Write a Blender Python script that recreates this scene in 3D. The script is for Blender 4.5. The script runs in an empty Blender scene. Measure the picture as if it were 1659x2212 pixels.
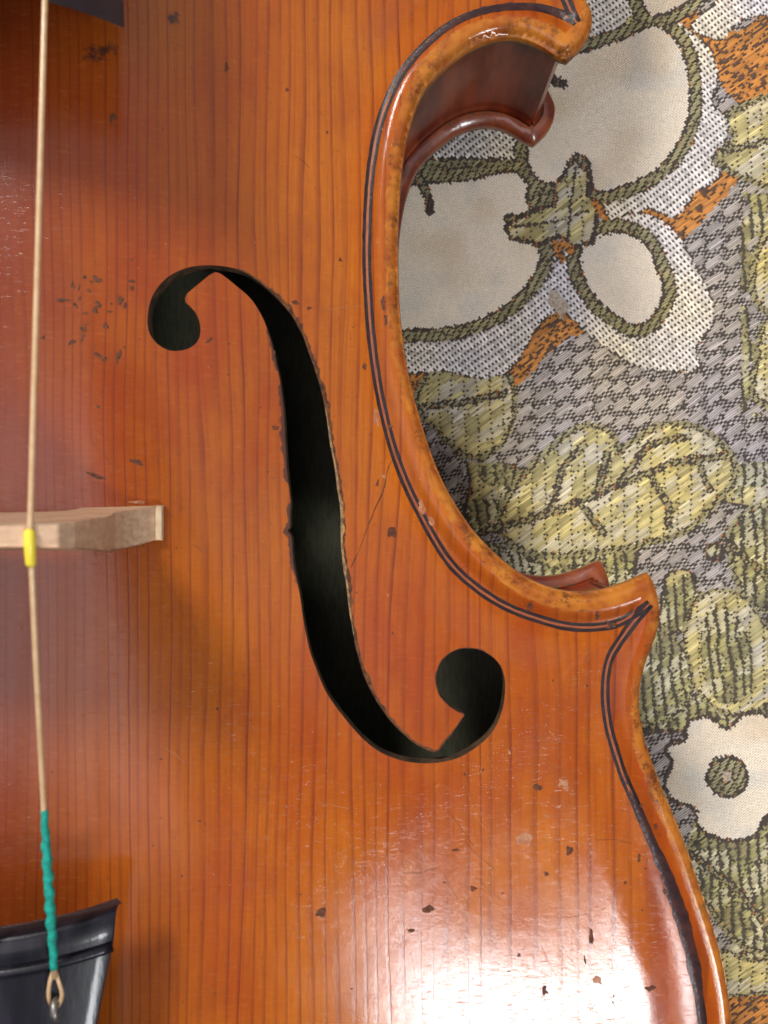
import bpy, math, random
import numpy as np
from mathutils import Vector, geometry
random.seed(7); RNG = np.random.default_rng(7)
# 1 Blender unit = 1 cm
SC = bpy.context.scene
SC.unit_settings.system = 'METRIC'; SC.unit_settings.scale_length = 0.01
COL = SC.collection
# ---------------------------------------------------------------- camera
D, K, CX, CY = 13.1, 1860.0, 829.5, 1106.0     # height over the plate edge, focal length in units of a 1659 x 2212 picture
cd = bpy.data.cameras.new('camera'); cam = bpy.data.objects.new('camera', cd); COL.objects.link(cam)
cam.location = (0, 0, D); cd.sensor_fit = 'VERTICAL'; cd.sensor_height = 24; cd.sensor_width = 18
cd.lens = 24 * K / 2212.0; cd.clip_start = 0.1; cd.clip_end = 2000
cd.dof.use_dof = True; cd.dof.focus_distance = 14.4; cd.dof.aperture_fstop = cd.lens * 1e-3 / (2 * 0.048)
SC.camera = cam
# ---------------------------------------------------------------- light
W = bpy.data.worlds.new('World'); SC.world = W; W.use_nodes = True
W.node_tree.nodes['Background'].inputs[0].default_value = (0.80, 0.88, 1.0, 1)
W.node_tree.nodes['Background'].inputs[1].default_value = 0.10
def lamp(name, loc, target, sx, sy, radiance, color, roll=0):
    l = bpy.data.lights.new(name, 'AREA'); l.shape = 'RECTANGLE'; l.size = sx; l.size_y = sy
    l.energy = radiance * math.pi * sx * sy * math.pi / math.pi; l.color = color
    o = bpy.data.objects.new(name, l); COL.objects.link(o); o.location = loc
    d = Vector(target) - Vector(loc); q = d.to_track_quat('-Z', 'Y'); o.rotation_euler = q.to_euler()
    o.rotation_euler.rotate_axis('Z', roll)
    return o
#LAMPS
lamp('window_light', (60, -63, 98), (0, -3, 0), 20, 24, 50.0, (0.96, 0.98, 1.0))
lamp('second_window_light', (-52, 84, 98), (-2, 0, 0), 28, 28, 72.0, (1.0, 0.97, 0.93))
lamp('ceiling_light_left', (-56, -10.5, 100), (-56, -10.5, 0), 128, 49, 1.9, (1.0, 0.92, 0.98))
lamp('ceiling_light_upper_left', (-56, 62, 100), (-56, 62, 0), 128, 96, .5, (1.0, 0.90, 0.90))
lamp('ceiling_light_far', (70, 68, 100), (70, 68, 0), 122, 90, .45, (1.0, 0.93, 0.92))
lamp('ceiling_light_right', (90, 7.5, 100), (90, 7.5, 0), 86, 31, .75, (1.0, 0.93, 0.92))
SC.view_settings.view_transform = 'Standard'; SC.view_settings.look = 'None'
SC.view_settings.exposure = 0.10; SC.view_settings.gamma = 1.0
SC.render.engine = 'CYCLES'
# ---------------------------------------------------------------- helpers
XC = -5.1                                            # centre line of the violin
def un(px, py, z):                                   # a point of the picture at height z
    s = (D - z) / K
    return np.array([(px - CX) * s, -(py - CY) * s])
def unp(P, z):
    P = np.asarray(P, float); z = np.asarray(z, float); s = (D - z) / K
    return np.stack([(P[:, 0] - CX) * s, -(P[:, 1] - CY) * s], 1)
def catmull(P, step, closed=False, corners=()):
    P = np.asarray(P, float); n = len(P); out = []
    segs = n if closed else n - 1
    for i in range(segs):
        p1 = P[i]; p2 = P[(i + 1) % n]
        p0 = P[(i - 1) % n] if (closed or i > 0) else p1 * 2 - p2
        p3 = P[(i + 2) % n] if (closed or i + 2 < n) else p2 * 2 - p1
        if i in corners: p0 = p1 * 2 - p2
        if (i + 1) % n in corners: p3 = p2 * 2 - p1
        m = max(1, int(round(np.linalg.norm(p2 - p1) / step)))
        t = (np.arange(m) / m)[:, None]
        out.append(0.5 * ((2 * p1) + (-p0 + p2) * t + (2 * p0 - 5 * p1 + 4 * p2 - p3) * t ** 2 + (-p0 + 3 * p1 - 3 * p2 + p3) * t ** 3))
    out = np.concatenate(out)
    if not closed: out = np.vstack([out, P[-1]])
    return out
def resample(P, step):
    P = np.asarray(P, float); s = np.r_[0, np.cumsum(np.linalg.norm(np.diff(P[:, :2], axis=0), axis=1))]
    n = max(2, int(s[-1] / step)); t = np.linspace(0, s[-1], n)
    return np.stack([np.interp(t, s, P[:, k]) for k in range(P.shape[1])], 1)
def inside(Q, poly):
    Q = np.asarray(Q); c = np.zeros(len(Q), bool); n = len(poly)
    x, y = Q[:, 0], Q[:, 1]
    for i in range(n):
        x1, y1 = poly[i]; x2, y2 = poly[(i + 1) % n]
        if y1 == y2: continue
        m = (y1 > y) != (y2 > y)
        c ^= m & (x < (x2 - x1) * (y - y1) / (y2 - y1) + x1)
    return c
def dist(Q, poly, closed=True):
    Q = np.asarray(Q, float); A = np.asarray(poly, float)
    B = np.roll(A, -1, 0) if closed else A[1:]
    if not closed: A = A[:-1]
    out = np.empty(len(Q)); AB = B - A; L = (AB ** 2).sum(1) + 1e-12
    for s in range(0, len(Q), 4000):
        q = Q[s:s + 4000, None, :] - A[None]
        t = np.clip((q * AB).sum(2) / L, 0, 1)
        out[s:s + 4000] = np.sqrt(((q - t[..., None] * AB) ** 2).sum(2).min(1))
    return out
def noise1(n, scale, seed):                           # smooth random series
    r = np.random.default_rng(seed); k = max(4, int(n / scale) + 4)
    return np.interp(np.linspace(0, k - 1, n), np.arange(k), r.normal(size=k))
def vnoise(x, y, seed, scale):
    r = np.random.default_rng(seed); G = r.random((64, 64))
    X = np.asarray(x) / scale; Y = np.asarray(y) / scale
    xi = np.floor(X).astype(int); yi = np.floor(Y).astype(int); fx = X - xi; fy = Y - yi
    fx = fx * fx * (3 - 2 * fx); fy = fy * fy * (3 - 2 * fy)
    g = lambda a, b: G[a % 64, b % 64]
    return (g(xi, yi) * (1 - fx) + g(xi + 1, yi) * fx) * (1 - fy) + (g(xi, yi + 1) * (1 - fx) + g(xi + 1, yi + 1) * fx) * fy

# ---------------------------------------------------------------- traced shapes (picture coordinates, right half of the violin)
Z0 = -0.2
OUT = [(113.6,-1620),(300,-1605),(560,-1560),(850,-1440),(1080,-1270),(1230,-1040),(1288,-800),(1290,-600),(1268,-420),(1238,-280),(1217,-170),
 (1232,-60),(1262,0),(1275,28),(1277,55),(1266,88),(1244,115),(1224.5,132),
 (1202,124),(1175,106),(1142,90),(1109,83),(1076,85),(1043,94),(1010,110),(983,130),(957,152),(933,176),(911,206),(893,248),(879,300),(869,360),(862,440),
 (859,551),(862,660),(871,746),(883,817),(900,883),(922,955),(947,1022),(980,1085),(1022,1147),(1069,1196),(1115,1234),(1162,1260),(1209,1275),(1256,1279),(1303,1273),(1350,1258),(1378,1246),(1398,1238),
 (1411,1262),(1421,1298),(1423,1331),(1416,1368),(1402,1406),(1388,1446),(1380,1490),(1380,1540),(1388,1585),(1404,1636),(1427,1698),(1454,1762),(1481,1830),(1505,1900),(1528,1969),(1547,2031),(1562,2093),(1572,2155),(1577,2212),
 (1578,2290),(1560,2450),(1500,2650),(1370,2870),(1150,3070),(800,3230),(400,3310),(113.6,3325)]
OC = [i for i, p in enumerate(OUT) if p in ((1224.5,132),(1398,1238))]
R_ = catmull(unp(OUT, Z0), 0.055, False, OC); R_[0, 0] = R_[-1, 0] = XC
L_ = R_[1:-1][::-1].copy(); L_[:, 0] = 2 * XC - L_[:, 0]
OUTLINE = np.vstack([R_, L_])                          # closed
YTOP, YBOT = OUTLINE[:, 1].max(), OUTLINE[:, 1].min()
COARSE = OUTLINE[::4]
# height of the belly ------------------------------------------------
_g = 0.1
_gx = np.arange(XC - 10.9, XC + 10.9, _g); _gy = np.arange(YBOT - .5, YTOP + .5, _g)
GX, GY = np.meshgrid(_gx, _gy); _Q = np.stack([GX.ravel(), GY.ravel()], 1)
_d = dist(_Q, COARSE) * np.where(inside(_Q, COARSE), 1, -1)
def arch_of(d, x, y, H):
    dd = np.maximum(d - 0.55, 0); t = dd / (dd + np.abs(x - XC) + 1e-6)
    e = np.clip(np.minimum(YTOP - y, y - YBOT) / 9.0, 0, 1)
    A = H * (1 - (1 - e) ** 2.2) 
    return A * (0.5 - 0.5 * np.cos(np.pi * t ** 0.80))
_H = arch_of(_d, _Q[:, 0], _Q[:, 1], 1.5).reshape(GX.shape)
for _ in range(14):
    p = np.pad(_H, 1, mode='edge'); _H = (p[:-2, 1:-1] + p[2:, 1:-1] + p[1:-1, :-2] + p[1:-1, 2:] + 4 * _H) / 8
def samp(F, x, y):
    fx = np.clip((np.asarray(x) - _gx[0]) / _g, 1, len(_gx) - 3); fy = np.clip((np.asarray(y) - _gy[0]) / _g, 1, len(_gy) - 3)
    xi = fx.astype(int); yi = fy.astype(int); a = fx - xi; b = fy - yi
    def w(t): return [(-t + 2 * t * t - t ** 3) / 2, (2 - 5 * t * t + 3 * t ** 3) / 2, (t + 4 * t * t - 3 * t ** 3) / 2, (-t * t + t ** 3) / 2]
    wa, wb = w(a), w(b); out = 0
    for j in range(4):
        for i in range(4): out = out + F[yi + j - 1, xi + i - 1] * wa[i] * wb[j]
    return out
def edge_prof(d):
    d = np.asarray(d, float); r = 0.17; q = np.clip(d, 0, r)
    z = -r + np.sqrt(np.maximum(r * r - (r - q) ** 2, 0))
    s = np.clip((d - 0.24) / 0.26, 0, 1); z = z - 0.085 * (s * s * (3 - 2 * s))
    s = np.clip((d - 0.52) / 0.85, 0, 1); return z + 0.085 * (s * s * (3 - 2 * s))
def belly(Q):
    Q = np.asarray(Q, float); d = dist(Q, OUTLINE)
    wob = 0.012 * (vnoise(Q[:, 0], Q[:, 1], 3, 1.7) - .5) + 0.02 * (vnoise(Q[:, 0], Q[:, 1], 4, 4.0) - .5)
    return samp(_H, Q[:, 0], Q[:, 1]) + edge_prof(d) + wob * np.clip(d / .6, 0, 1)
def belly_n(Q, e=0.012):
    Q = np.asarray(Q, float); ex = np.array([e, 0]); ey = np.array([0, e])
    gx = (belly(Q + ex) - belly(Q - ex)) / (2 * e); gy = (belly(Q + ey) - belly(Q - ey)) / (2 * e)
    n = np.stack([-gx, -gy, np.ones(len(Q))], 1); return n / np.linalg.norm(n, axis=1)[:, None]
def on_belly(P, it=5):                                  # picture points dropped on the belly
    P = np.asarray(P, float); z = np.full(len(P), 0.6)
    for _ in range(it): Q = unp(P, z); z = samp(_H, Q[:, 0], Q[:, 1]) - 0.04
    Q = unp(P, z); return Q
FU = lambda L: [(271 + .32680 * x, 542 + .32680 * y) for x, y in L]
FL = lambda L: [(542 + .36760 * x, 1084 + .36760 * y) for x, y in L]
FH = FU([(600,145),(560,165),(510,205),(450,255),(410,290),(398,320),(402,345),(430,370),(465,410),(490,460),(500,520),(495,570),(470,615),(420,650),(350,665),(290,660),(230,630),(185,585),(158,530),(150,460),(158,380),(180,310),(215,250),(270,190),(330,150),(400,120),(470,105),(540,100),(600,102),(660,108),(720,120),(790,145),(850,180),(910,225),(960,270),(1010,320),(1060,375),(1110,440),(1160,530),(1190,600),(1215,680),(1245,760),(1275,850),(1300,940),(1320,1030),(1335,1120),(1345,1200),(1360,1300),(1380,1400),(1394,1500),(1403,1580)]) \
 + FL([(525,20),(530,100),(530,200),(535,300),(548,400),(565,500),(575,600),(590,700),(605,780),(620,860),(645,950),(680,1050),(720,1130),(770,1210),(830,1290),(900,1360),(980,1425),(1085,1465),(1130,1415),(1180,1355),(1225,1290),(1253,1245),(1215,1228),(1170,1200),(1120,1150),(1095,1100),(1085,1040),(1095,980),(1120,930),(1160,890),(1220,862),(1290,858),(1360,872),(1420,910),(1465,960),(1490,1040),(1490,1130),(1475,1220),(1440,1310),(1390,1380),(1320,1440),(1240,1490),(1150,1520),(1040,1532),(930,1525),(830,1498),(740,1455),(650,1380),(570,1290),(500,1200),(440,1110),(390,990),(350,880),(325,770),(305,660),(290,550),(270,450),(250,350),(243,240),(236,195),(215,170),(232,150),(232,60),(235,0)]) \
 + FU([(1075,1500),(1065,1380),(1058,1250),(1050,1100),(1040,980),(1025,870),(1000,750),(970,620),(945,540),(920,470),(890,410),(850,345),(800,290),(740,240),(680,190),(630,155)])
FC = [0, [i for i, p in enumerate(FH) if p == FL([(1085,1465)])[0]][0], [i for i, p in enumerate(FH) if p == FL([(1253,1245)])[0]][0], [i for i, p in enumerate(FH) if p == FL([(215,170)])[0]][0]]
FH_W = catmull(on_belly(FH), 0.06, True, FC)
FH_M = FH_W[::-1].copy(); FH_M[:, 0] = 2 * XC - FH_M[:, 0]
#GEOMETRY
# ---------------------------------------------------------------- materials
def mat(name):
    m = bpy.data.materials.new(name); m.use_nodes = True; nt = m.node_tree
    return m, nt, nt.nodes['Principled BSDF']
class NT:                                               # small node helper
    def __init__(s, nt): s.nt = nt
    def n(s, t, **k):
        o = s.nt.nodes.new(t)
        for a, v in k.items(): setattr(o, a, v)
        return o
    def link(s, a, b): s.nt.links.new(a, b)
    def put(s, sock, v):
        if hasattr(v, 'links') or isinstance(v, bpy.types.NodeSocket): s.link(v, sock)
        else: sock.default_value = v
    def m(s, op, a, b=0.0, c=0.0, clamp=False):
        o = s.n('ShaderNodeMath', operation=op, use_clamp=clamp)
        s.put(o.inputs[0], a); s.put(o.inputs[1], b); s.put(o.inputs[2], c); return o.outputs[0]
    def noise(s, vec, scale, detail=3, rough=.55, dim='3D'):
        o = s.n('ShaderNodeTexNoise', noise_dimensions=dim); 
        if vec is not None: s.link(vec, o.inputs['Vector'])
        o.inputs['Scale'].default_value = scale; o.inputs['Detail'].default_value = detail; o.inputs['Roughness'].default_value = rough
        return o.outputs[0]
    def scale(s, vec, v):
        o = s.n('ShaderNodeVectorMath', operation='MULTIPLY'); s.link(vec, o.inputs[0]); o.inputs[1].default_value = v; return o.outputs[0]
    def mix(s, f, a, b, bt='MIX'):
        o = s.n('ShaderNodeMix', data_type='RGBA', blend_type=bt); s.put(o.inputs[0], f)
        for i, v in ((6, a), (7, b)):
            if isinstance(v, tuple): o.inputs[i].default_value = (*v, 1)
            else: s.link(v, o.inputs[i])
        return o.outputs[2]
    def ss(s, x, lo, hi):
        o = s.n('ShaderNodeMapRange', interpolation_type='SMOOTHSTEP'); s.put(o.inputs[0], x)
        s.put(o.inputs[1], lo); s.put(o.inputs[2], hi); return o.outputs[0]
    def bump(s, h, strength, distance, nrm=None):
        o = s.n('ShaderNodeBump'); s.put(o.inputs['Height'], h); o.inputs['Strength'].default_value = strength; o.inputs['Distance'].default_value = distance
        if nrm is not None: s.link(nrm, o.inputs['Normal'])
        return o.outputs[0]
def spruce():
    m, nt, B = mat('varnished_spruce'); N = NT(nt)
    tc = N.n('ShaderNodeTexCoord').outputs['Object']; sx = N.n('ShaderNodeSeparateXYZ'); N.link(tc, sx.inputs[0]); X, Y = sx.outputs[0], sx.outputs[1]
    w1 = N.noise(N.scale(tc, (.35, .09, 0)), 1.0, 2); w2 = N.noise(N.scale(tc, (1.6, .35, 0)), 1.0, 3)
    ux = N.m('ADD', N.m('ABSOLUTE', N.m('ADD', X, 5.1)), N.m('ADD', N.m('MULTIPLY', w1, .55), N.m('MULTIPLY', w2, .07)))
    r1 = N.noise(N.scale(tc, (.9, .012, 0)), 1.0, 2)
    phi = N.m('ADD', N.m('MULTIPLY', ux, N.m('ADD', 8.2, N.m('MULTIPLY', ux, -.30))), N.m('MULTIPLY', r1, 3.0))
    fr = N.m('FRACT', phi); fl = N.m('FLOOR', phi)
    wn = N.n('ShaderNodeTexWhiteNoise', noise_dimensions='1D'); N.link(fl, wn.inputs['W']); rnd = wn.outputs[0]
    up = N.ss(fr, N.m('ADD', .15, N.m('MULTIPLY', rnd, .5)), .93); dn = N.m('SUBTRACT', 1.0, N.ss(fr, .95, 1.0)); late = N.m('MULTIPLY', N.m('POWER', up, 2.6), dn)
    fr2 = N.m('FRACT', N.m('MULTIPLY', phi, 2.37)); fine = N.m('MULTIPLY', N.m('POWER', fr2, 3.0), N.ss(N.noise(N.scale(tc, (2.5, .25, 0)), 1.0, 3), .40, .62))
    brk = N.ss(N.noise(N.scale(tc, (5, .8, 0)), 1.0, 3), .3, .7)
    late = N.m('MULTIPLY', late, N.m('ADD', .15, N.m('ADD', N.m('MULTIPLY', rnd, .65), N.m('MULTIPLY', brk, .45))))
    blot = N.ss(N.noise(N.scale(tc, (.30, .16, 0)), 1.0, 4), .36, .66)
    blot2 = N.ss(N.noise(N.scale(tc, (1.5, .7, 0)), 1.0, 4, .6), .35, .7)
    fib = N.noise(N.scale(tc, (26, 2.6, 0)), 1.0, 4, .65); ray = N.noise(N.scale(tc, (5, 22, 0)), 1.0, 3, .6)
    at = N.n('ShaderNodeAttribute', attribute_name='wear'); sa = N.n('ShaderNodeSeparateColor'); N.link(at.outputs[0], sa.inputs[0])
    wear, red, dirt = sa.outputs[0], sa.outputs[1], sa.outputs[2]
    base = N.mix(blot, SPRUCE_A, SPRUCE_B)
    base = N.mix(N.m('MULTIPLY', blot2, .35), base, (.52, .155, .006))
    base = N.mix(N.m('MULTIPLY', N.ss(N.noise(N.scale(tc, (.8, .5, 0)), 1.7, 5, .62), .48, .72), .30), base, (.20, .040, .008))
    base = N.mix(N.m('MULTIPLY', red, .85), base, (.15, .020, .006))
    base = N.mix(N.m('MULTIPLY', N.ss(fib, .35, .75), .30), base, (.24, .045, .008))
    base = N.mix(N.m('MULTIPLY', N.ss(ray, .5, .8), .16), base, (.55, .20, .045))
    base = N.mix(N.m('MULTIPLY', late, .78), base, (.150, .022, .006))
    base = N.mix(N.m('MULTIPLY', fine, .34), base, (.20, .030, .006))
    sp = N.noise(tc, 9.0, 4, .7); base = N.mix(N.m('MULTIPLY', N.ss(sp, .60, .74), .5), base, (.14, .035, .012))
    # worn edge: bare ochre wood with grime
    wmask = N.ss(N.m('ADD', wear, N.m('MULTIPLY', N.m('SUBTRACT', N.noise(tc, 3.2, 5, .65), .5), .9)), .42, .62)
    gr = N.noise(tc, 4.5, 6, .78)
    och = N.mix(N.ss(N.noise(tc, 2.4, 4), .35, .7), (.46, .160, .018), (.28, .062, .009))
    och = N.mix(N.m('MULTIPLY', N.m('MULTIPLY', N.ss(gr, .46, .62), N.ss(N.noise(tc, .9, 3), .38, .60)), .88), och, (.085, .028, .010))
    base = N.mix(N.m('MULTIPLY', wmask, .92), base, och)
    dm = N.ss(N.m('ADD', dirt, N.m('MULTIPLY', N.m('SUBTRACT', N.noise(tc, 7.0, 5, .7), .5), .9)), .45, .65)
    base = N.mix(N.m('MULTIPLY', dm, .85), base, (.030, .016, .014))
    N.link(base, B.inputs['Base Color'])
    B.inputs['Roughness'].default_value = .45; B.inputs['Specular IOR Level'].default_value = .06
    N.link(N.m('SUBTRACT', .88, N.m('MULTIPLY', at.outputs['Alpha'], .62)), B.inputs['Coat Weight']); B.inputs['Coat IOR'].default_value = 1.5
    scr = N.noise(N.scale(tc, (4, 60, 0)), 1.0, 3, .7)
    N.link(N.m('ADD', .11, N.m('MULTIPLY', N.ss(N.noise(tc, 1.1, 4), .3, .75), .07)), B.inputs['Coat Roughness'])
    hgt = N.m('ADD', N.m('MULTIPLY', late, -.09), N.m('ADD', N.m('MULTIPLY', N.ss(scr, .56, .8), -.14), N.m('ADD', N.m('MULTIPLY', N.noise(tc, 45, 3, .6), .16), N.m('MULTIPLY', N.noise(tc, 4.0, 2), .30))))
    b = N.bump(hgt, .55, .012); N.link(b, B.inputs['Coat Normal']); N.link(b, B.inputs['Normal'])
    return m
SPRUCE_A, SPRUCE_B = (.46, .120, .003), (.335, .050, .003)
def simple(name, col, rough=.5, coat=0, var=None, scale=3, bump=0, bscale=20, stretch=(1, 1, 1), spec=.5, metal=0, coat_rough=.1):
    m, nt, B = mat(name); N = NT(nt); tc = N.n('ShaderNodeTexCoord').outputs['Object']; v = N.scale(tc, stretch)
    if var is not None: N.link(N.mix(N.ss(N.noise(v, scale, 5, .6), .35, .68), col, var), B.inputs['Base Color'])
    else: B.inputs['Base Color'].default_value = (*col, 1)
    B.inputs['Roughness'].default_value = rough; B.inputs['Coat Weight'].default_value = coat; B.inputs['Specular IOR Level'].default_value = spec
    B.inputs['Metallic'].default_value = metal; B.inputs['Coat Roughness'].default_value = coat_rough
    if bump: 
        b = N.bump(N.noise(v, bscale, 4, .6), bump, .02); N.link(b, B.inputs['Normal']); N.link(b, B.inputs['Coat Normal'])
    return m
M = dict(
 spruce=spruce(),
 rib=simple('dark_varnished_maple_rib', (.085, .009, .005), .35, .35, (.23, .036, .008), .9, .15, 4, (2.2, 2.2, .35), coat_rough=.12, spec=.25),
 back=simple('red_brown_varnished_maple', (.12, .016, .006), .35, .7, (.28, .06, .012), 1.4, .12, 8, coat_rough=.15),
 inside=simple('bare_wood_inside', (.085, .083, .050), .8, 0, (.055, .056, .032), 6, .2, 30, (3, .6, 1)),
 chip2=simple('bare_splinter', (.36, .20, .07), .5, .2, (.10, .05, .03), 12, .8, 22),
 wornedge=simple('grimy_worn_edge', (.050, .022, .012), .55, .0, (.16, .060, .020), 9, .9, 18, spec=.2),
 cut=simple('grimy_cut_edge', (.030, .018, .012), .6, .0, (.10, .055, .025), 5, .6, 14),
 black=simple('purfling_black', (.013, .008, .008), .5, .15, (.030, .015, .015), 6, .2, 20, coat_rough=.25, spec=.15),
 band=simple('purfling_pale', (.30, .062, .005), .55, .0, (.20, .036, .004), 6, .2, 20, coat_rough=.2),
 purgrime=simple('purfling_grime', (.028, .013, .014), .45, .35, (.06, .022, .018), 4, .5, 12, coat_rough=.25, spec=.15),
 mark=simple('dark_dent', (.060, .024, .015), .55, .0, (.15, .045, .015), 14, .8, 20, coat_rough=.2, spec=.2),
 chip=simple('pale_chip', (.40, .17, .07), .5, .3, (.30, .085, .02), 9, .8, 22),
 maple=simple('unvarnished_maple', (.62, .41, .26), .5, .15, (.47, .29, .17), 1.8, .25, 22, (1, 7, 5)),
 mapleend=simple('pale_bridge_foot', (.70, .52, .33), .6, 0, (.52, .34, .19), 8, .3, 20),
 ebony=simple('polished_ebony', (.004, .004, .007), .35, .22, (.016, .014, .022), 3, .1, 20, (1, .2, 1), coat_rough=.08, spec=.25),
 fboard=simple('dull_ebony', (.030, .033, .040), .5, .1, (.045, .048, .058), 3, .1, 20, (1, .2, 1)),
 gut=simple('gut_string', (.60, .40, .22), .4, .3, (.52, .32, .16), 8),
 yellow=simple('yellow_sleeve', (.85, .68, .05), .45, .2),
 green=simple('green_silk', (.010, .34, .26), .7, 0, (.008, .20, .15), 14, .4, 20, spec=.3),
 steel=simple('dull_steel', (.25, .23, .20), .4, 0, (.12, .11, .10), 6, metal=.7),
)
# ---------------------------------------------------------------- mesh helpers
def link_mesh(name, verts, faces, material, parent=None, smooth=True, kind=None, label=None, normals=None, attr=None):
    me = bpy.data.meshes.new(name); me.from_pydata([tuple(map(float, v)) for v in verts], [], [tuple(map(int, f)) for f in faces]); me.update()
    if smooth: me.polygons.foreach_set('use_smooth', [True] * len(me.polygons))
    for mm in (material if isinstance(material, list) else [material]): me.materials.append(mm)
    if attr:
        for an, arr in attr.items():
            a = me.color_attributes.new(an, 'FLOAT_COLOR', 'POINT'); a.data.foreach_set('color', np.asarray(arr, np.float32).ravel())
    if normals is not None: me.normals_split_custom_set_from_vertices([tuple(n) for n in normals])
    o = bpy.data.objects.new(name, me); COL.objects.link(o)
    if parent is not None: o.parent = parent
    if kind: o['kind'] = kind
    if label: o['label'] = label
    return o
def tube(P, r, n=10, caps=True):
    P = np.asarray(P, float); m = len(P); r = np.broadcast_to(np.asarray(r, float), (m,))
    T = np.gradient(P, axis=0); T /= np.linalg.norm(T, axis=1)[:, None]; V, F = [], []
    up = np.array([0, 0, 1.0]) if abs(T[0][2]) < .9 else np.array([1.0, 0, 0])
    for i in range(m):
        a = np.cross(T[i], up); a /= np.linalg.norm(a); b = np.cross(a, T[i])
        for k in range(n):
            t = 2 * math.pi * k / n; V.append(P[i] + r[i] * (math.cos(t) * a + math.sin(t) * b))
    for i in range(m - 1):
        for k in range(n): F.append((i * n + k, i * n + (k + 1) % n, (i + 1) * n + (k + 1) % n, (i + 1) * n + k))
    if caps: F.append(tuple(range(n))[::-1]); F.append(tuple((m - 1) * n + k for k in range(n)))
    return V, F
def extrude_y(poly, y0f, y1f, n=1):                    # poly in (x, z); y given by functions of z
    V, F = [], []; m = len(poly); 
    for k in range(n + 1):
        t = k / n
        for x, z in poly: V.append((x, y0f(z) * (1 - t) + y1f(z) * t, z))
    for k in range(n):
        for i in range(m): F.append((k * m + i, k * m + (i + 1) % m, (k + 1) * m + (i + 1) % m, (k + 1) * m + i))
    F.append(tuple(range(m))); F.append(tuple(n * m + i for i in range(m))[::-1])
    return V, F
def bevel(o, w, seg=2):
    b = o.modifiers.new('bevel', 'BEVEL'); b.width = w; b.segments = seg; b.limit_method = 'ANGLE'; b.angle_limit = .6; return o

# ---------------------------------------------------------------- the violin
violin = bpy.data.objects.new('violin', None); COL.objects.link(violin)
violin['label'] = 'old orange-brown varnished violin with black f-hole lying on the floral tapestry cloth'; violin['category'] = 'violin'

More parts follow.
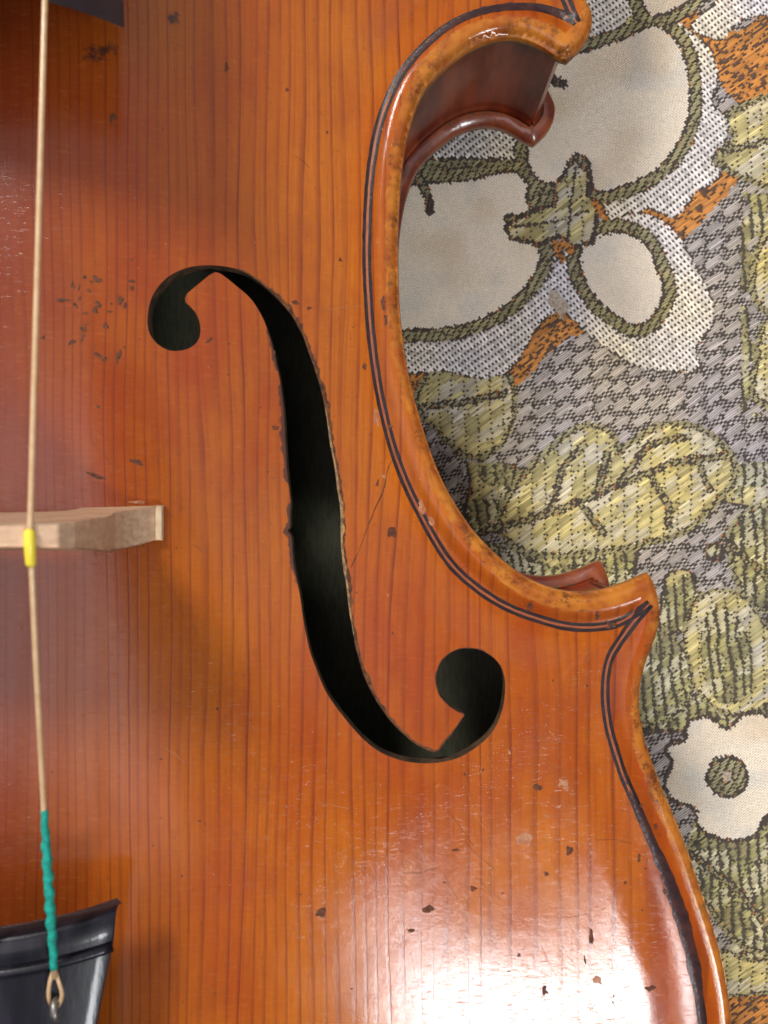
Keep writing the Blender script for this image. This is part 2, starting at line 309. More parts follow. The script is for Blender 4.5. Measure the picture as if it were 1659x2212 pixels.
def top_plate():
    view = lambda Q, m=0: (Q[:, 0] > -6.4 - m) & (Q[:, 0] < 6.6) & (np.abs(Q[:, 1]) < 8.6 + m)
    def hexg(s):
        xs = np.arange(XC - 10.6, XC + 10.6, s); ys = np.arange(YBOT, YTOP, s * .866)
        X, Y = np.meshgrid(xs, ys); X = X + (np.arange(len(ys)) % 2)[:, None] * s / 2
        return np.stack([X.ravel(), Y.ravel()], 1)
    A = hexg(.13); A = A[view(A)]; B = hexg(.42); B = B[~view(B)]
    C = hexg(.05); C = C[view(C)]; dC = dist(C, COARSE); C = C[dC < .62]
    Q = np.vstack([A, B, C]); Q = Q[inside(Q, OUTLINE)]
    Q = Q[dist(Q, OUTLINE) > .018]
    for f in (FH_W, FH_M): Q = Q[~inside(Q, f)]; Q = Q[dist(Q, f) > .03]
    # near the edge the fine grid replaces the coarse one
    loops = [OUTLINE, FH_W, FH_M[::2]]
    pts = np.vstack(loops + [Q]); cons, s = [], 0
    for L in loops:
        n = len(L); cons += [(s + i, s + (i + 1) % n) for i in range(n)]; s += n
    r = geometry.delaunay_2d_cdt([Vector(p) for p in pts], cons, [], 0, 1e-5)
    P = np.array([tuple(v) for v in r[0]]); F = np.array([tuple(f) for f in r[2]])
    cen = P[F].mean(1); keep = inside(cen, OUTLINE)
    for f in (FH_W, FH_M): keep &= ~inside(cen, f)
    F = F[keep]
    a = P[F]; ar = (a[:, 1, 0] - a[:, 0, 0]) * (a[:, 2, 1] - a[:, 0, 1]) - (a[:, 1, 1] - a[:, 0, 1]) * (a[:, 2, 0] - a[:, 0, 0])
    F[ar < 0] = F[ar < 0][:, ::-1]
    z = belly(P); nrm = belly_n(P); d = dist(P, OUTLINE)
    # attribute: wear (R), redness (G), dirt (B)
    ppx = CX + P[:, 0] * K / (D - z); ppy = CY - P[:, 1] * K / (D - z)
    wear = np.clip(1 - np.abs(d - .09) / .21, 0, 1) ** .7 * .84
    wear *= .55 + .6 * vnoise(P[:, 0], P[:, 1], 9, 1.3)
    wear += .35 * np.exp(-((ppy - 1300) / 70) ** 2) * (d < .35) + .45 * np.exp(-((ppy - 90) / 70) ** 2) * (d < .38) + .25 * (ppy > 1600) * (d < .22)
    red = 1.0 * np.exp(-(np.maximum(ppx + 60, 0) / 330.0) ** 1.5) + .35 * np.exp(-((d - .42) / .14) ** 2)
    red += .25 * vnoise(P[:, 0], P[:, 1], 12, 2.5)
    dirt = .75 * np.exp(-(((ppx - 185) / 75) ** 2 + ((ppy - 700) / 60) ** 2)) * .60 + .62 * np.exp(-(((ppx - 215) / 70) ** 2 + ((ppy - 110) / 45) ** 2)) + .62 * np.exp(-(((ppx - 378) / 34) ** 2 + ((ppy - 40) / 42) ** 2))
    fd = dist(P, FH_W); right = np.clip((ppx - 560) / 40, 0, 1) * np.clip((1300 - ppy) / 120, 0, 1)
    dirt += .40 * np.exp(-fd / .05) + .55 * np.exp(-fd / .07) * right * (vnoise(P[:, 0], P[:, 1], 31, .25) > .35)
    dirt += .5 * np.exp(-(((ppx - 1390) / 22) ** 2 + ((ppy - 1425) / 22) ** 2)) + .25 * np.exp(-(((ppx - 830) / 9) ** 2 + ((ppy - 668) / 24) ** 2)) * 2
    dirt += .34 * np.exp(-(((ppx - 1250) / 50) ** 2 + ((ppy - 1290) / 18) ** 2)) + .45 * np.exp(-((ppy - 60) / 45) ** 2) * (np.abs(d - .42) < .12) * (ppx > 900)
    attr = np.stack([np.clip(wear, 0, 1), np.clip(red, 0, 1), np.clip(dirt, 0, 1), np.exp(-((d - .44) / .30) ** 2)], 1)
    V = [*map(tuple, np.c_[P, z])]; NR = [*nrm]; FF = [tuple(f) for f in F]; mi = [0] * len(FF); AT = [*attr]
    # find boundary rings (first len(loops) input points are kept in order)
    ids, s = [], 0
    remap = {}
    for vi, orig in enumerate(r[3]):
        for o_ in orig: remap[o_] = vi
    for L in loops: ids.append([remap[s + i] for i in range(len(L))]); s += len(L)
    def wall(ring, profile, matidx, outward):
        base = P[ring]; t = np.roll(base, -1, 0) - np.roll(base, 1, 0); t /= np.linalg.norm(t, axis=1)[:, None]
        nn = np.stack([t[:, 1], -t[:, 0]], 1) * outward; zb = z[ring]; prev = list(ring); n = len(ring)
        # separate copies for sharp shading
        start = len(V)
        for k, (off, dz, nz) in enumerate(profile):
            for i in range(n):
                p = base[i] + nn[i] * off; V.append((p[0], p[1], zb[i] + dz))
                v = np.array([nn[i][0], nn[i][1], nz]); NR.append(v / np.linalg.norm(v)); AT.append(np.array([.9, 0, .2, 1]) if matidx == 0 else np.array([0, 0, .5, 1]))
        for k in range(len(profile) - 1):
            for i in range(n):
                j = (i + 1) % n; a_, b_ = start + k * n + i, start + k * n + j; c_, d_ = start + (k + 1) * n + j, start + (k + 1) * n + i
                q = (a_, b_, c_, d_) if outward * orient > 0 else (a_, d_, c_, b_)
                FF.append(q); mi.append(matidx)
    area = lambda L: .5 * np.sum(L[:, 0] * np.roll(L[:, 1], -1) - np.roll(L[:, 0], -1) * L[:, 1])
    for ring, L, kind in zip(ids, loops, 'eff'):
        orient = 1 if area(L) > 0 else -1
        if kind == 'e': wall(ring, [(0, 0, .25), (.012, -.06, 0), (0.0, -.12, -.4), (-.06, -.19, -1.2), (-.35, -.20, -3)], 0, orient)
        else: wall(ring, [(0, 0, .3), (-.006, -.02, .2), (-.006, -.26, 0)], 1, orient) if False else wall(ring, [(0, 0, .3), (0.004, -.25, 0)], 1, -orient)
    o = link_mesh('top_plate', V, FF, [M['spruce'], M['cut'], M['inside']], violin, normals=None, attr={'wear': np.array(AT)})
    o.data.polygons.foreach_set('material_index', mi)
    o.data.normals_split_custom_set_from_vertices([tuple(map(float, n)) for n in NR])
    return o, P, z, F
plate, _P, _z, _F = top_plate()
# the underside of the belly, bare wood
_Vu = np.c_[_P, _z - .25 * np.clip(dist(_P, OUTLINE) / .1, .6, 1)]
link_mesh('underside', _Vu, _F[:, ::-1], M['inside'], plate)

def ribbon(name, C, w0, w1, mt, lift, parent, jitter=.0035, seed=1, label=None, fade=False):
    """strip on the belly along C, between offsets w0 and w1 from it"""
    C = resample(C, .035) if not fade else C; n = len(C); t = np.gradient(C, axis=0); t /= np.linalg.norm(t, axis=1)[:, None]; nn = np.stack([-t[:, 1], t[:, 0]], 1)
    a = np.broadcast_to(w0, n) + jitter * noise1(n, 3, seed) * .6; b = np.broadcast_to(w1, n) + jitter * noise1(n, 3, seed + 1) * .6
    V = []
    for k in range(4):
        f = k / 3; q = C + nn * (a * (1 - f) + b * f)[:, None]; V.append(np.c_[q, belly(q) + lift])
    V = np.vstack(V); nr = np.vstack([belly_n(v[:, :2]) for v in np.split(V, 4)])
    F = [(k * n + i, (k + 1) * n + i, (k + 1) * n + i + 1, k * n + i + 1) for k in range(3) for i in range(n - 1)]
    h_ = n // 2; e1, e2 = V[n * 3 + h_] - V[h_], V[h_ + 1] - V[h_]
    if np.cross(e1, e2)[2] < 0: F = [f[::-1] for f in F]
    return link_mesh(name, V, F, mt, parent, normals=nr, label=label)
PUR_C = [(1402,1303),(1373,1325),(1341,1345),(1303,1354),(1256,1356),(1209,1350),(1144,1331),(1087,1307),(1031,1271),(979,1224),(942,1171),(909,1110),(882,1055),(857,992),(836,922),(817,834),(803,735),(795,630),(792,545),(794,460),(799,385),(806,330),(817,275),(836,220),(860,171),(888,130),(923,92),(968,55),(1026,28),(1087,15),(1142,12),(1186,18),(1222,32),(1245,52)]
PUR_L = [(1402,1303),(1386,1322),(1369,1345),(1343,1382),(1320,1420),(1310,1462),(1309,1513),(1316,1570),(1330,1622),(1349,1679),(1371,1730),(1391,1778),(1417,1838),(1444,1900),(1467,1965),(1484,2023),(1498,2082),(1509,2140),(1519,2212),(1522,2290),(1505,2440),(1450,2620),(1330,2820),(1120,3000),(790,3160),(400,3240),(113,3250)]
PUR_U = [(1245,52),(1222,0),(1195,-60),(1160,-170),(1180,-290),(1212,-430),(1232,-600),(1232,-790),(1180,-1010),(1050,-1220),(830,-1380),(550,-1500),(300,-1545),(113,-1560)]
for j, path in enumerate((PUR_C, PUR_L, PUR_U)):
    C = on_belly(catmull(path, 10))
    for sd in (-1, 1):
        q = ribbon('purfling', C, sd * .043 - .026, sd * .043 + .026, M['black'], .003, plate, seed=20 + j * 3 + sd, label='thin black inlaid line along the edge')
    ribbon('purfling', C, -.030, .030, M['band'], .002, plate, seed=40 + j, label='reddish wood strip between the two black lines')
C = on_belly(catmull(PUR_L[9:20], 8)); n_ = len(resample(C, .035)); ww = np.interp(np.arange(n_), [0, n_ * .18, n_ * .3, n_ * .5, n_ * .72, n_ * .84, n_ * .9, n_], [0, .05, .075, .10, .095, .03, .07, .06])
ribbon('purfling_grime', C, -ww * 1.0, ww, M['purgrime'], .0045, plate, jitter=.018, seed=77)
C = on_belly(catmull(PUR_C[23:33], 8)); n_ = len(resample(C, .035)); ww = np.interp(np.arange(n_), [0, n_ * .2, n_ * .45, n_ * .7, n_], [0, .03, .07, .085, .05])
ribbon('purfling_grime', C, -ww, ww * .8, M['purgrime'], .0045, plate, jitter=.02, seed=78)

# dents, nicks and the crack ------------------------------------------
def blobs(name, items, mt, lift):
    V, F = [], []
    for (px, py, w, h, rot, seed) in items:
        r = np.random.default_rng(seed); n = 14; ang = np.linspace(0, 2 * np.pi, n, endpoint=False)
        rad = np.clip(1 + .42 * r.normal(size=n), .3, 1.9); rad = (2 * rad + np.roll(rad, 1)) / 3
        x = np.cos(ang) * w * rad; y = np.sin(ang) * h * rad; c, s = math.cos(rot), math.sin(rot)
        ring = np.stack([px + x * c - y * s, py + x * s + y * c], 1); mid = np.stack([px + (x * c - y * s) * .5, py + (x * s + y * c) * .5], 1)
        Q = on_belly(np.vstack([ring, mid, [[px, py]]])); zz = belly(Q) + np.r_[np.full(n, lift * .4), np.full(n, lift), [lift * .8]]
        b = len(V); V += [*np.c_[Q, zz]]
        for i in range(n):
            j = (i + 1) % n; F += [(b + i, b + n + i, b + n + j, b + j), (b + n + i, b + 2 * n, b + n + j)]
    return link_mesh(name, V, F, mt, plate, kind='stuff')
dk = [(847,1150,10,11,.3,1),(247,257,8,9,0,2),(490,150,5,10,.2,3),(620,196,5,3,1,4),(212,604,11,4,.4,5),(140,650,12,4,0,6),(183,713,8,7,.4,7),(262,655,6,12,.1,8),(258,770,5,14,.1,9),
 (215,1030,22,5,.35,10),(296,998,14,5,.25,11),(735,560,5,3,.5,12),(640,655,7,4,.4,13),(668,668,4,4,0,14),(597,925,9,4,0,15),(452,736,9,3,-.6,16),(590,763,4,9,0,17),
 (1230,1836,7,8,.2,18),(925,1961,13,8,-.5,19),(1275,2018,6,14,.1,20),(1175,2136,8,9,.2,21),(1403,2134,9,7,.3,22),(1160,1700,8,8,0,23),(983,1834,9,3,0,24),(1180,1886,4,5,0,25),(1022,1917,7,4,.4,26),
 (1416,1783,3,10,.2,27),(1382,1855,4,9,0,28),(1440,1928,7,7,.3,29),(1120,2060,3,4,.3,30),(1125,2220,4,4,0,31),(95,730,4,4,0,32),(215,880,4,4,0,33),(828,655,5,13,0,34),(833,690,4,10,0,35),
 (1146,1310,9,8,0,36),(1320,1352,14,9,.2,37),(1290,1330,4,8,0,38),(1062,1130,3,3,0,39),(770,1280,4,2,0,40),(1003,1670,3,4,0,41),(470,1530,3,3,0,42),(815,1045,3,8,.3,43),(842,920,6,3,0,44),(788,790,5,7,0,45),
 (1262,2070,3,10,0,46),(1097,2095,5,2,0,47),(888,2007,8,3,-.4,48),(690,1968,10,11,.2,49),(1350,1905,3,4,0,50),(1385,1742,4,6,0,51)]
dk += [(150 + 140 * random.random(), 600 + 200 * random.random(), 2 + 5 * random.random(), 2 + 6 * random.random(), random.random(), 100 + i) for i in range(22)]
rr = random.Random(3)
for i in range(90):
    x, y = rr.uniform(20, 1500), rr.uniform(20, 2190)
    q = on_belly(np.array([[x, y]]))
    if inside(q, OUTLINE)[0] and dist(q, OUTLINE)[0] > .5 and not inside(q, FH_W)[0] and dist(q, FH_W)[0] > .15: dk.append((x, y, rr.uniform(1, 2.6), rr.uniform(1, 3.2), rr.random() * 3, 200 + i))
blobs('dent_marks', dk, M['mark'], .004)
pl = [(1135,1812,14,13,.2,60),(1215,1690,10,8,0,61),(1205,1740,9,4,0,62),(1290,2115,9,6,.5,63),(1428,1748,3,14,-.3,64),(1480,2045,4,12,-.2,65),(1222,1700,5,14,0,66),(912,1095,7,16,-.4,67),(930,1125,5,10,-.4,68),(812,900,5,18,-.1,69),(300,1085,20,3,0,70),
      (830,1030,4,5,0,72),(1180,1760,7,3,0,73),(1100,1625,3,3,0,74)]
for i in range(70):
    x, y = rr.uniform(20, 1500), rr.uniform(20, 2190); q = on_belly(np.array([[x, y]]))
    if inside(q, OUTLINE)[0] and dist(q, OUTLINE)[0] > .3 and not inside(q, FH_W)[0] and dist(q, FH_W)[0] > .15: pl.append((x, y, rr.uniform(.8, 2.0), rr.uniform(.8, 2.0), rr.random() * 3, 300 + i))
blobs('varnish_chips', pl, M['chip'], .005)
ribbon('crack', on_belly(catmull([(852,985),(838,1015),(828,1060),(812,1095),(795,1135),(783,1170),(758,1226)], 6)), -.007, .008, M['wornedge'], .004, plate, jitter=.010, seed=91)
0 and ribbon('crack', on_belly(catmull([(755,1020),(757,1100),(760,1180),(766,1260),(772,1310)], 6)), -.004, .007, M['mark'], .004, plate, jitter=.008, seed=92)

# hairline scratches in the varnish
for k in range(26):
    x, y = (rr.uniform(650, 1350), rr.uniform(1640, 2180)) if k < 17 else (rr.uniform(60, 750), rr.uniform(250, 1700)); L = rr.uniform(25, 90); a = rr.choice([rr.uniform(-.25, .25), rr.uniform(.5, 1.2)]); c = rr.uniform(-6, 6)
    pth = on_belly(np.array([(x, y), (x + L * .5 * math.cos(a), y + L * .5 * math.sin(a) + c), (x + L * math.cos(a), y + L * math.sin(a))]))
    Q4 = resample(pth, .05)
    if inside(Q4, OUTLINE).all() and (dist(Q4, OUTLINE) > .5).all() and not inside(Q4, FH_W).any() and (dist(Q4, FH_W) > .12).all():
        ribbon('scratch', pth, -.0028, .0028, M['chip'] if k % 2 else M['wornedge'], .003, plate, jitter=.001, seed=600 + k)
# worn, grimy strip along the right side of the f-hole
def f_edge(i0, i1, wmax, mt, seed, lift=.003):
    C = resample(catmull(on_belly(FH[i0:i1]), .05), .035); n = len(C)
    t = np.gradient(C, axis=0); t /= np.linalg.norm(t, axis=1)[:, None]; sd = -1 if not inside((C + np.stack([t[:, 1], -t[:, 0]], 1) * .05)[n // 2:n // 2 + 1], FH_W)[0] else 1
    r = np.convolve(np.abs(noise1(n, 2.2, seed)), [.25, .5, .25], 'same') * .6 + .45 + .25 * np.abs(noise1(n, 14, seed + 1)); e = np.sin(np.linspace(0, np.pi, n)) ** .5
    w = wmax * r * e
    ribbon('worn_edge', C, (-.004 * sd) * np.ones(n), w * sd, mt, lift, plate, jitter=.004, seed=seed, fade=True)
f_edge(30, 72, .055, M['wornedge'], 301); f_edge(44, 60, .034, M['chip2'], 305, .0045); f_edge(60, 86, .012, M['mark'], 309)
# ribs and back ---------------------------------------------------------
ZB = -3.05                                              # where rib meets back
def offset_in(P, d):
    t = np.roll(P, -1, 0) - np.roll(P, 1, 0); t /= np.linalg.norm(t, axis=1)[:, None]
    nn = np.stack([t[:, 1], -t[:, 0]], 1)
    if .5 * np.sum(P[:, 0] * np.roll(P[:, 1], -1) - np.roll(P[:, 0], -1) * P[:, 1]) > 0: nn = -nn
    Q = P + nn * d; ok = dist(Q, P) > d * .93; return Q, ok
RI, ok = offset_in(OUTLINE, .27)
# cut off the tips so that the ribs end in a narrow mitre
RIP = RI[ok]; 
def rib_wall(A, name='rib', label=None):
    A = resample(A, .12); n = len(A); t = np.gradient(A, axis=0); t /= np.linalg.norm(t, axis=1)[:, None]; nn = np.stack([t[:, 1], -t[:, 0]], 1)
    if inside((A[n // 2] + nn[n // 2] * .1)[None], RIP)[0]: nn = -nn
    V, prof = [], [(0, -.16), (0, -1), (-.015, -1.8), (0.0, ZB + .12), (.03, ZB + .04), (.07, ZB + .002), (-.12, ZB + .002), (-.12, -.22)]
    for off, z in prof: V += [*np.c_[A + nn * off, np.full(n, z)]]
    F = [(k * n + i, k * n + i + 1, (k + 1) * n + i + 1, (k + 1) * n + i) for k in range(len(prof) - 1) for i in range(n - 1)]
    e = np.cross(V[1] - V[0], V[n] - V[0])[:2] @ nn[0]
    if e < 0: F = [f[::-1] for f in F]
    return link_mesh(name, V, F, M['rib'], violin, label=label)
def near(P, q): return int(np.argmin(((P - q) ** 2).sum(1)))
tipU = un(1224.5, 132, Z0); tipL = un(1398, 1238, Z0)
iU, iL = near(RIP, tipU), near(RIP, tipL); mir = lambda q: np.array([2 * XC - q[0], q[1]])
iU2, iL2 = near(RIP, mir(tipU)), near(RIP, mir(tipL))
rib_wall(RIP[iU:iL + 1]); rib_wall(RIP[:iU + 1]); rib_wall(RIP[iL:iL2 + 1]); rib_wall(RIP[iL2:iU2 + 1]); rib_wall(np.vstack([RIP[iU2:], RIP[:1]]))
# small corner faces closing each rib mitre
def back_plate():
    s = .22; xs = np.arange(XC - 10.6, XC + 10.6, s); ys = np.arange(YBOT, YTOP, s); X, Y = np.meshgrid(xs, ys); Q = np.stack([X.ravel(), Y.ravel()], 1)
    OB = OUTLINE.copy(); OB[:, 1] += 0.0
    Q = Q[inside(Q, OB)]; Q = Q[dist(Q, OB) > .09]
    pts = np.vstack([OB, Q]); n = len(OB); r = geometry.delaunay_2d_cdt([Vector(p) for p in pts], [(i, (i + 1) % n) for i in range(n)], [], 0, 1e-5)
    P = np.array([tuple(v) for v in r[0]]); F = np.array([tuple(f) for f in r[2]]); F = F[inside(P[F].mean(1), OB)]
    a = P[F]; ar = (a[:, 1, 0] - a[:, 0, 0]) * (a[:, 2, 1] - a[:, 0, 1]) - (a[:, 1, 1] - a[:, 0, 1]) * (a[:, 2, 0] - a[:, 0, 0]); F[ar < 0] = F[ar < 0][:, ::-1]
    h = samp(_H, P[:, 0], P[:, 1]) * .9; d = dist(P, OB); m = len(P)
    ztop = ZB - np.clip(.05 - d, 0, .05) - h; zbot = ZB - .36 - h + np.clip(.1 - d, 0, .1) * .6
    V = np.vstack([np.c_[P, ztop], np.c_[P, zbot]]); FF = [tuple(f) for f in F] + [tuple(f[::-1] + m) for f in F]; mi = [0] * len(FF)
    remap = {}
    for vi, orig in enumerate(r[3]):
        for o_ in orig: remap[o_] = vi
    ring = [remap[i] for i in range(n)]; V = [*V]; base = len(V)
    t = np.roll(OB, -1, 0) - np.roll(OB, 1, 0); t /= np.linalg.norm(t, axis=1)[:, None]; nn = np.stack([t[:, 1], -t[:, 0]], 1)
    if .5 * np.sum(OB[:, 0] * np.roll(OB[:, 1], -1) - np.roll(OB[:, 0], -1) * OB[:, 1]) < 0: nn = -nn; rev = True
    else: rev = False
    rows = [ring]
    for off, z in ((.03, ZB - .12), (.03, ZB - .24)):
        rows.append([len(V) + i for i in range(n)]); V += [(*(OB[i] + nn[i] * off), z) for i in range(n)]
    rows.append([q + m for q in ring])
    for A, B in zip(rows[:-1], rows[1:]):
        for i in range(n):
            j = (i + 1) % n; q = (A[i], B[i], B[j], A[j]); FF.append(q if not rev else q[::-1]); mi.append(0)
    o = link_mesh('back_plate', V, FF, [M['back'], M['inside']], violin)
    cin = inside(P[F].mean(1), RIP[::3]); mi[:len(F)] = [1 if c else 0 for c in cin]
    o.data.polygons.foreach_set('material_index', mi); return o
back_plate()

# bridge ----------------------------------------------------------------
zf = float(belly(np.array([[XC + 1.75, 0.0]]))[0])
half = [(1.97, -.06), (1.97, .045), (1.92, .10), (1.84, .20), (1.75, .34), (1.68, .52), (1.65, .8), (1.69, 1.1), (1.78, 1.4), (1.82, 1.8), (1.80, 2.2), (1.76, 2.55), (1.66, 2.76), (1.2, 2.96), (.6, 3.10), (0, 3.14)]
inner = [(.0, .95), (.35, .92), (.75, .78), (.95, .52), (1.0, .28), (.98, .10), (1.0, -.03)]
poly = [(XC + x, zf + z) for x, z in half] + [(XC - x, zf + z) for x, z in half[::-1][1:]] + [(XC - x, zf + z) for x, z in inner[::-1]] + [(XC + x, zf + z) for x, z in inner[1:]]
yf = lambda z: np.interp(z - zf, [0, .3, 1.5, 3.1], [.085, .03, -.04, -.13])
yb = lambda z: np.interp(z - zf, [0, .2, .5, 1.5, 3.1], [-.36, -.43, -.49, -.49, -.35])
V, F = extrude_y(poly, yf, yb, 3); o = bevel(link_mesh('bridge', V, F, M['maple'], violin, smooth=False), .02)
# paler end of the foot
ft = [(XC + 1.97, zf - .06), (XC + 2.05, zf - .08), (XC + 2.05, zf + .03), (XC + 1.97, zf + .07)]
V, F = extrude_y(ft, lambda z: .09, lambda z: -.385, 8); bevel(link_mesh('bridge_foot_end', V, F, M['mapleend'], violin, smooth=False), .015)

# strings ---------------------------------------------------------------
def u3(px, py, z): return np.array([*un(px, py, z), z])
zt = zf + 2.86
E = [u3(112, -620, 2.7), u3(97, 0, 3.75), u3(65, 1150, zt + .03), u3(79, 1450, 3.77), u3(95, 1752, 3.25), u3(118, 2112, 2.85)]
def string(P, r, label, mt):
    S = catmull(np.array(P), .4, False, range(len(P))); V, F = tube(S, r, 10); return link_mesh('string', V, F, mt, violin, label=label)
def bridge_pt(x, z): return np.array([XC + x, -.22, zf + z])
s1 = string(E, .034, 'pale gut treble string', M['gut'])
a = E[2]; b = E[3]; dirn = (b - a) / np.linalg.norm(b - a); c0 = u3(63, 1143, zt + .05); c1 = c0 + dirn * .40
V, F = tube([c0 + (0, 0, -.005), c0 + dirn * .03, c0 + dirn * .2, c1 - dirn * .03, c1], [.035, .058, .062, .055, .045], 14); link_mesh('string_sleeve', V, F, M['yellow'], s1)
P = resample(np.array([u3(95, 1750, 3.26), u3(103, 1880, 3.12), u3(111, 2000, 2.97), u3(117, 2092, 2.88)]), .035)
rw = .041 + .018 * np.clip(np.linspace(0, 3, len(P)), 0, 1) * (.75 + .45 * np.sin(np.arange(len(P)) * 1.15)) * np.interp(np.linspace(0, 1, len(P)), [0, .2, .7, .85, 1], [.2, 1, 1.1, .5, .3])
P[:, 0] += .006 * np.sin(np.arange(len(P)) * .9); V, F = tube(P, rw, 12); link_mesh('silk_winding', V, F, M['green'], s1)
lz = 2.83
loop = catmull(np.array([u3(117, 2092, lz), u3(108, 2120, lz), u3(105, 2150, lz - .05), u3(112, 2172, lz - .12), u3(124, 2175, lz - .12), u3(134, 2150, lz - .05), u3(127, 2120, lz), u3(117, 2092, lz)]), .05)
V, F = tube(loop, .026, 8); link_mesh('string_loop', V, F, M['gut'], s1)
for (x, z, r_, mt) in ((.55, 3.10, .038, M['gut']), (-.55, 3.10, .042, M['gut']), (-1.6, 2.86, .045, M['steel'])):
    string([(XC + x * .9, 9.5, 2.9), (XC + x * .96, 5.6, 3.8), bridge_pt(x, z) + (0, 0, .03), (XC + x * .75, -5.1, 2.95)], r_, None, mt)

# fingerboard end --------------------------------------------------------
def board(name, ys, hw, zc, crown, thick, mt, endcurve=0, side_drop=.0):
    V, F = [], []; nx = 16; m = 2 * (nx + 1)
    for y, w, z0 in zip(ys, hw, zc):
        row = []
        for k in range(nx + 1):
            u = -1 + 2 * k / nx; row.append((XC + u * w, y + endcurve * (1 - u * u) if y == ys[0] else y, z0 - crown * u * u))
        for k in range(nx, -1, -1):
            u = -1 + 2 * k / nx; row.append((XC + u * w * .93, row[k][1], z0 - crown * u * u - thick * (1.0)))
        V += row
    for i in range(len(ys) - 1):
        for k in range(m): F.append((i * m + k, i * m + (k + 1) % m, (i + 1) * m + (k + 1) % m, (i + 1) * m + k))
    F.append(tuple(range(m))); F.append(tuple((len(ys) - 1) * m + k for k in range(m))[::-1])
    o = link_mesh(name, V, F, mt, violin, smooth=True); bevel(o, .03, 3); return o
pc = un(278, 52, 2.68)
board('fingerboard', [pc[1], 7, 12, 19], [pc[0] - XC + .05, pc[0] - XC - .03, 1.9, 1.6], [3.6, 3.5, 3.0, 2.5], .45, .5, M['fboard'], endcurve=.20)

# tailpiece -------------------------------------------------------------
def tailpiece():
    cz = lambda u, y: 2.85 - .42 * u * u - .05 * (y + 5.0)
    tp = un(252, 1962, 2.42); wtop = tp[0] - XC; ytop = tp[1]; V, F = [], []; nx = 20
    prof = [(0, -.14), (-.03, -.03), (-.09, 0), (-.32, .0), (-.40, -.02)] + [(-.45 - k * .35, -.02) for k in range(22)]
    m = 2 * (nx + 1)
    for dy, dz in prof:
        w = np.interp(-dy, [0, .35, 1.6, 8], [wtop, wtop - .02, wtop - .24, 1.05]); row = []
        for k in range(nx + 1):
            u = -1 + 2 * k / nx; yy = ytop + dy - .17 * (1 - u * u) * (1 - min(1, -dy / 2)); row.append((XC + w * u, yy, cz(u * w / wtop, yy) + dz))
        for k in range(nx, -1, -1):
            u = -1 + 2 * k / nx; row.append((XC + w * u * .95, row[k][1], row[k][2] - .26 - dz))
        V += row
    for i in range(len(prof) - 1):
        for k in range(m): F.append((i * m + k, i * m + (k + 1) % m, (i + 1) * m + (k + 1) % m, (i + 1) * m + k))
    F.append(tuple(range(m))); F.append(tuple((len(prof) - 1) * m + k for k in range(m))[::-1])
    o = link_mesh('tailpiece', V, F, M['ebony'], violin); bevel(o, .02, 2)
    S = []
    for k in range(31):
        u = -1 + 2 * k / 30; w = wtop - .02; yy = ytop - .46 - .17 * (1 - u * u) * .8; S.append((XC + w * u * .99, yy, cz(u * w / wtop, yy) - .005))
    V, F = tube(np.array(S), .065, 10); link_mesh('tailpiece_fret', V, F, M['ebony'], o)
    return o
tail = tailpiece()
q = u3(118, 2168, 2.78)
V, F = tube([q + (0, .02, -.15), q + (0, .0, .02), q + (.015, -.10, .05), q + (.03, -.22, .0)], [.05, .055, .05, .035], 10); link_mesh('tuner_hook', V, F, M['steel'], tail)
# ---------------------------------------------------------------- the tapestry cloth: a real weave of floats
ZC = -4.95
QC = 4.3                                                # yarn pitch, in picture units at the cloth's depth
SW = (D - ZC) / K                                       # cm per picture unit on the cloth
TH = math.radians(36); UX, UY = math.cos(TH), -math.sin(TH); VX, VY = math.sin(TH), math.cos(TH)
def cloth_z(x, y): return ZC + .24 * (vnoise(x, y, 51, 3.6) - .5) + .12 * (vnoise(x, y, 52, 1.5) - .5) + .035 * np.sin((x * .8 + y * 1.1) * 1.9 + 2 * vnoise(x, y, 53, 3)) * vnoise(x, y, 54, 2.5)
XR, YR = (700, 1860), (-180, 2400)
cx0, cy0 = 1260, 1106
NI = 2 * int(1500 / QC); NJ = 2 * int(1500 / QC)
ii, jj = np.meshgrid(np.arange(NI) - NI // 2, np.arange(NJ) - NJ // 2)      # jj rows (weft), ii columns (warp)
ii = ii.astype(float); jj = jj.astype(float)
def cellxy(i, j):
    u = i * QC; v = j * QC
    x = cx0 + u * UX + v * VX; y = cy0 + u * UY + v * VY
    return x + 14 * (vnoise(x, y, 61, 260) - .5) + 5 * (vnoise(x, y, 63, 60) - .5), y + 14 * (vnoise(x, y, 62, 260) - .5) + 5 * (vnoise(x, y, 64, 60) - .5)
PX, PY = cellxy(ii, jj)
valid = (PX > XR[0]) & (PX < XR[1]) & (PY > YR[0]) & (PY < YR[1])
Qv = np.stack([PX[valid], PY[valid]], 1); nv = len(Qv)
jit = np.stack([Qv[:, 0] + RNG.normal(size=nv) * 1.5, Qv[:, 1] + RNG.normal(size=nv) * 1.5], 1)
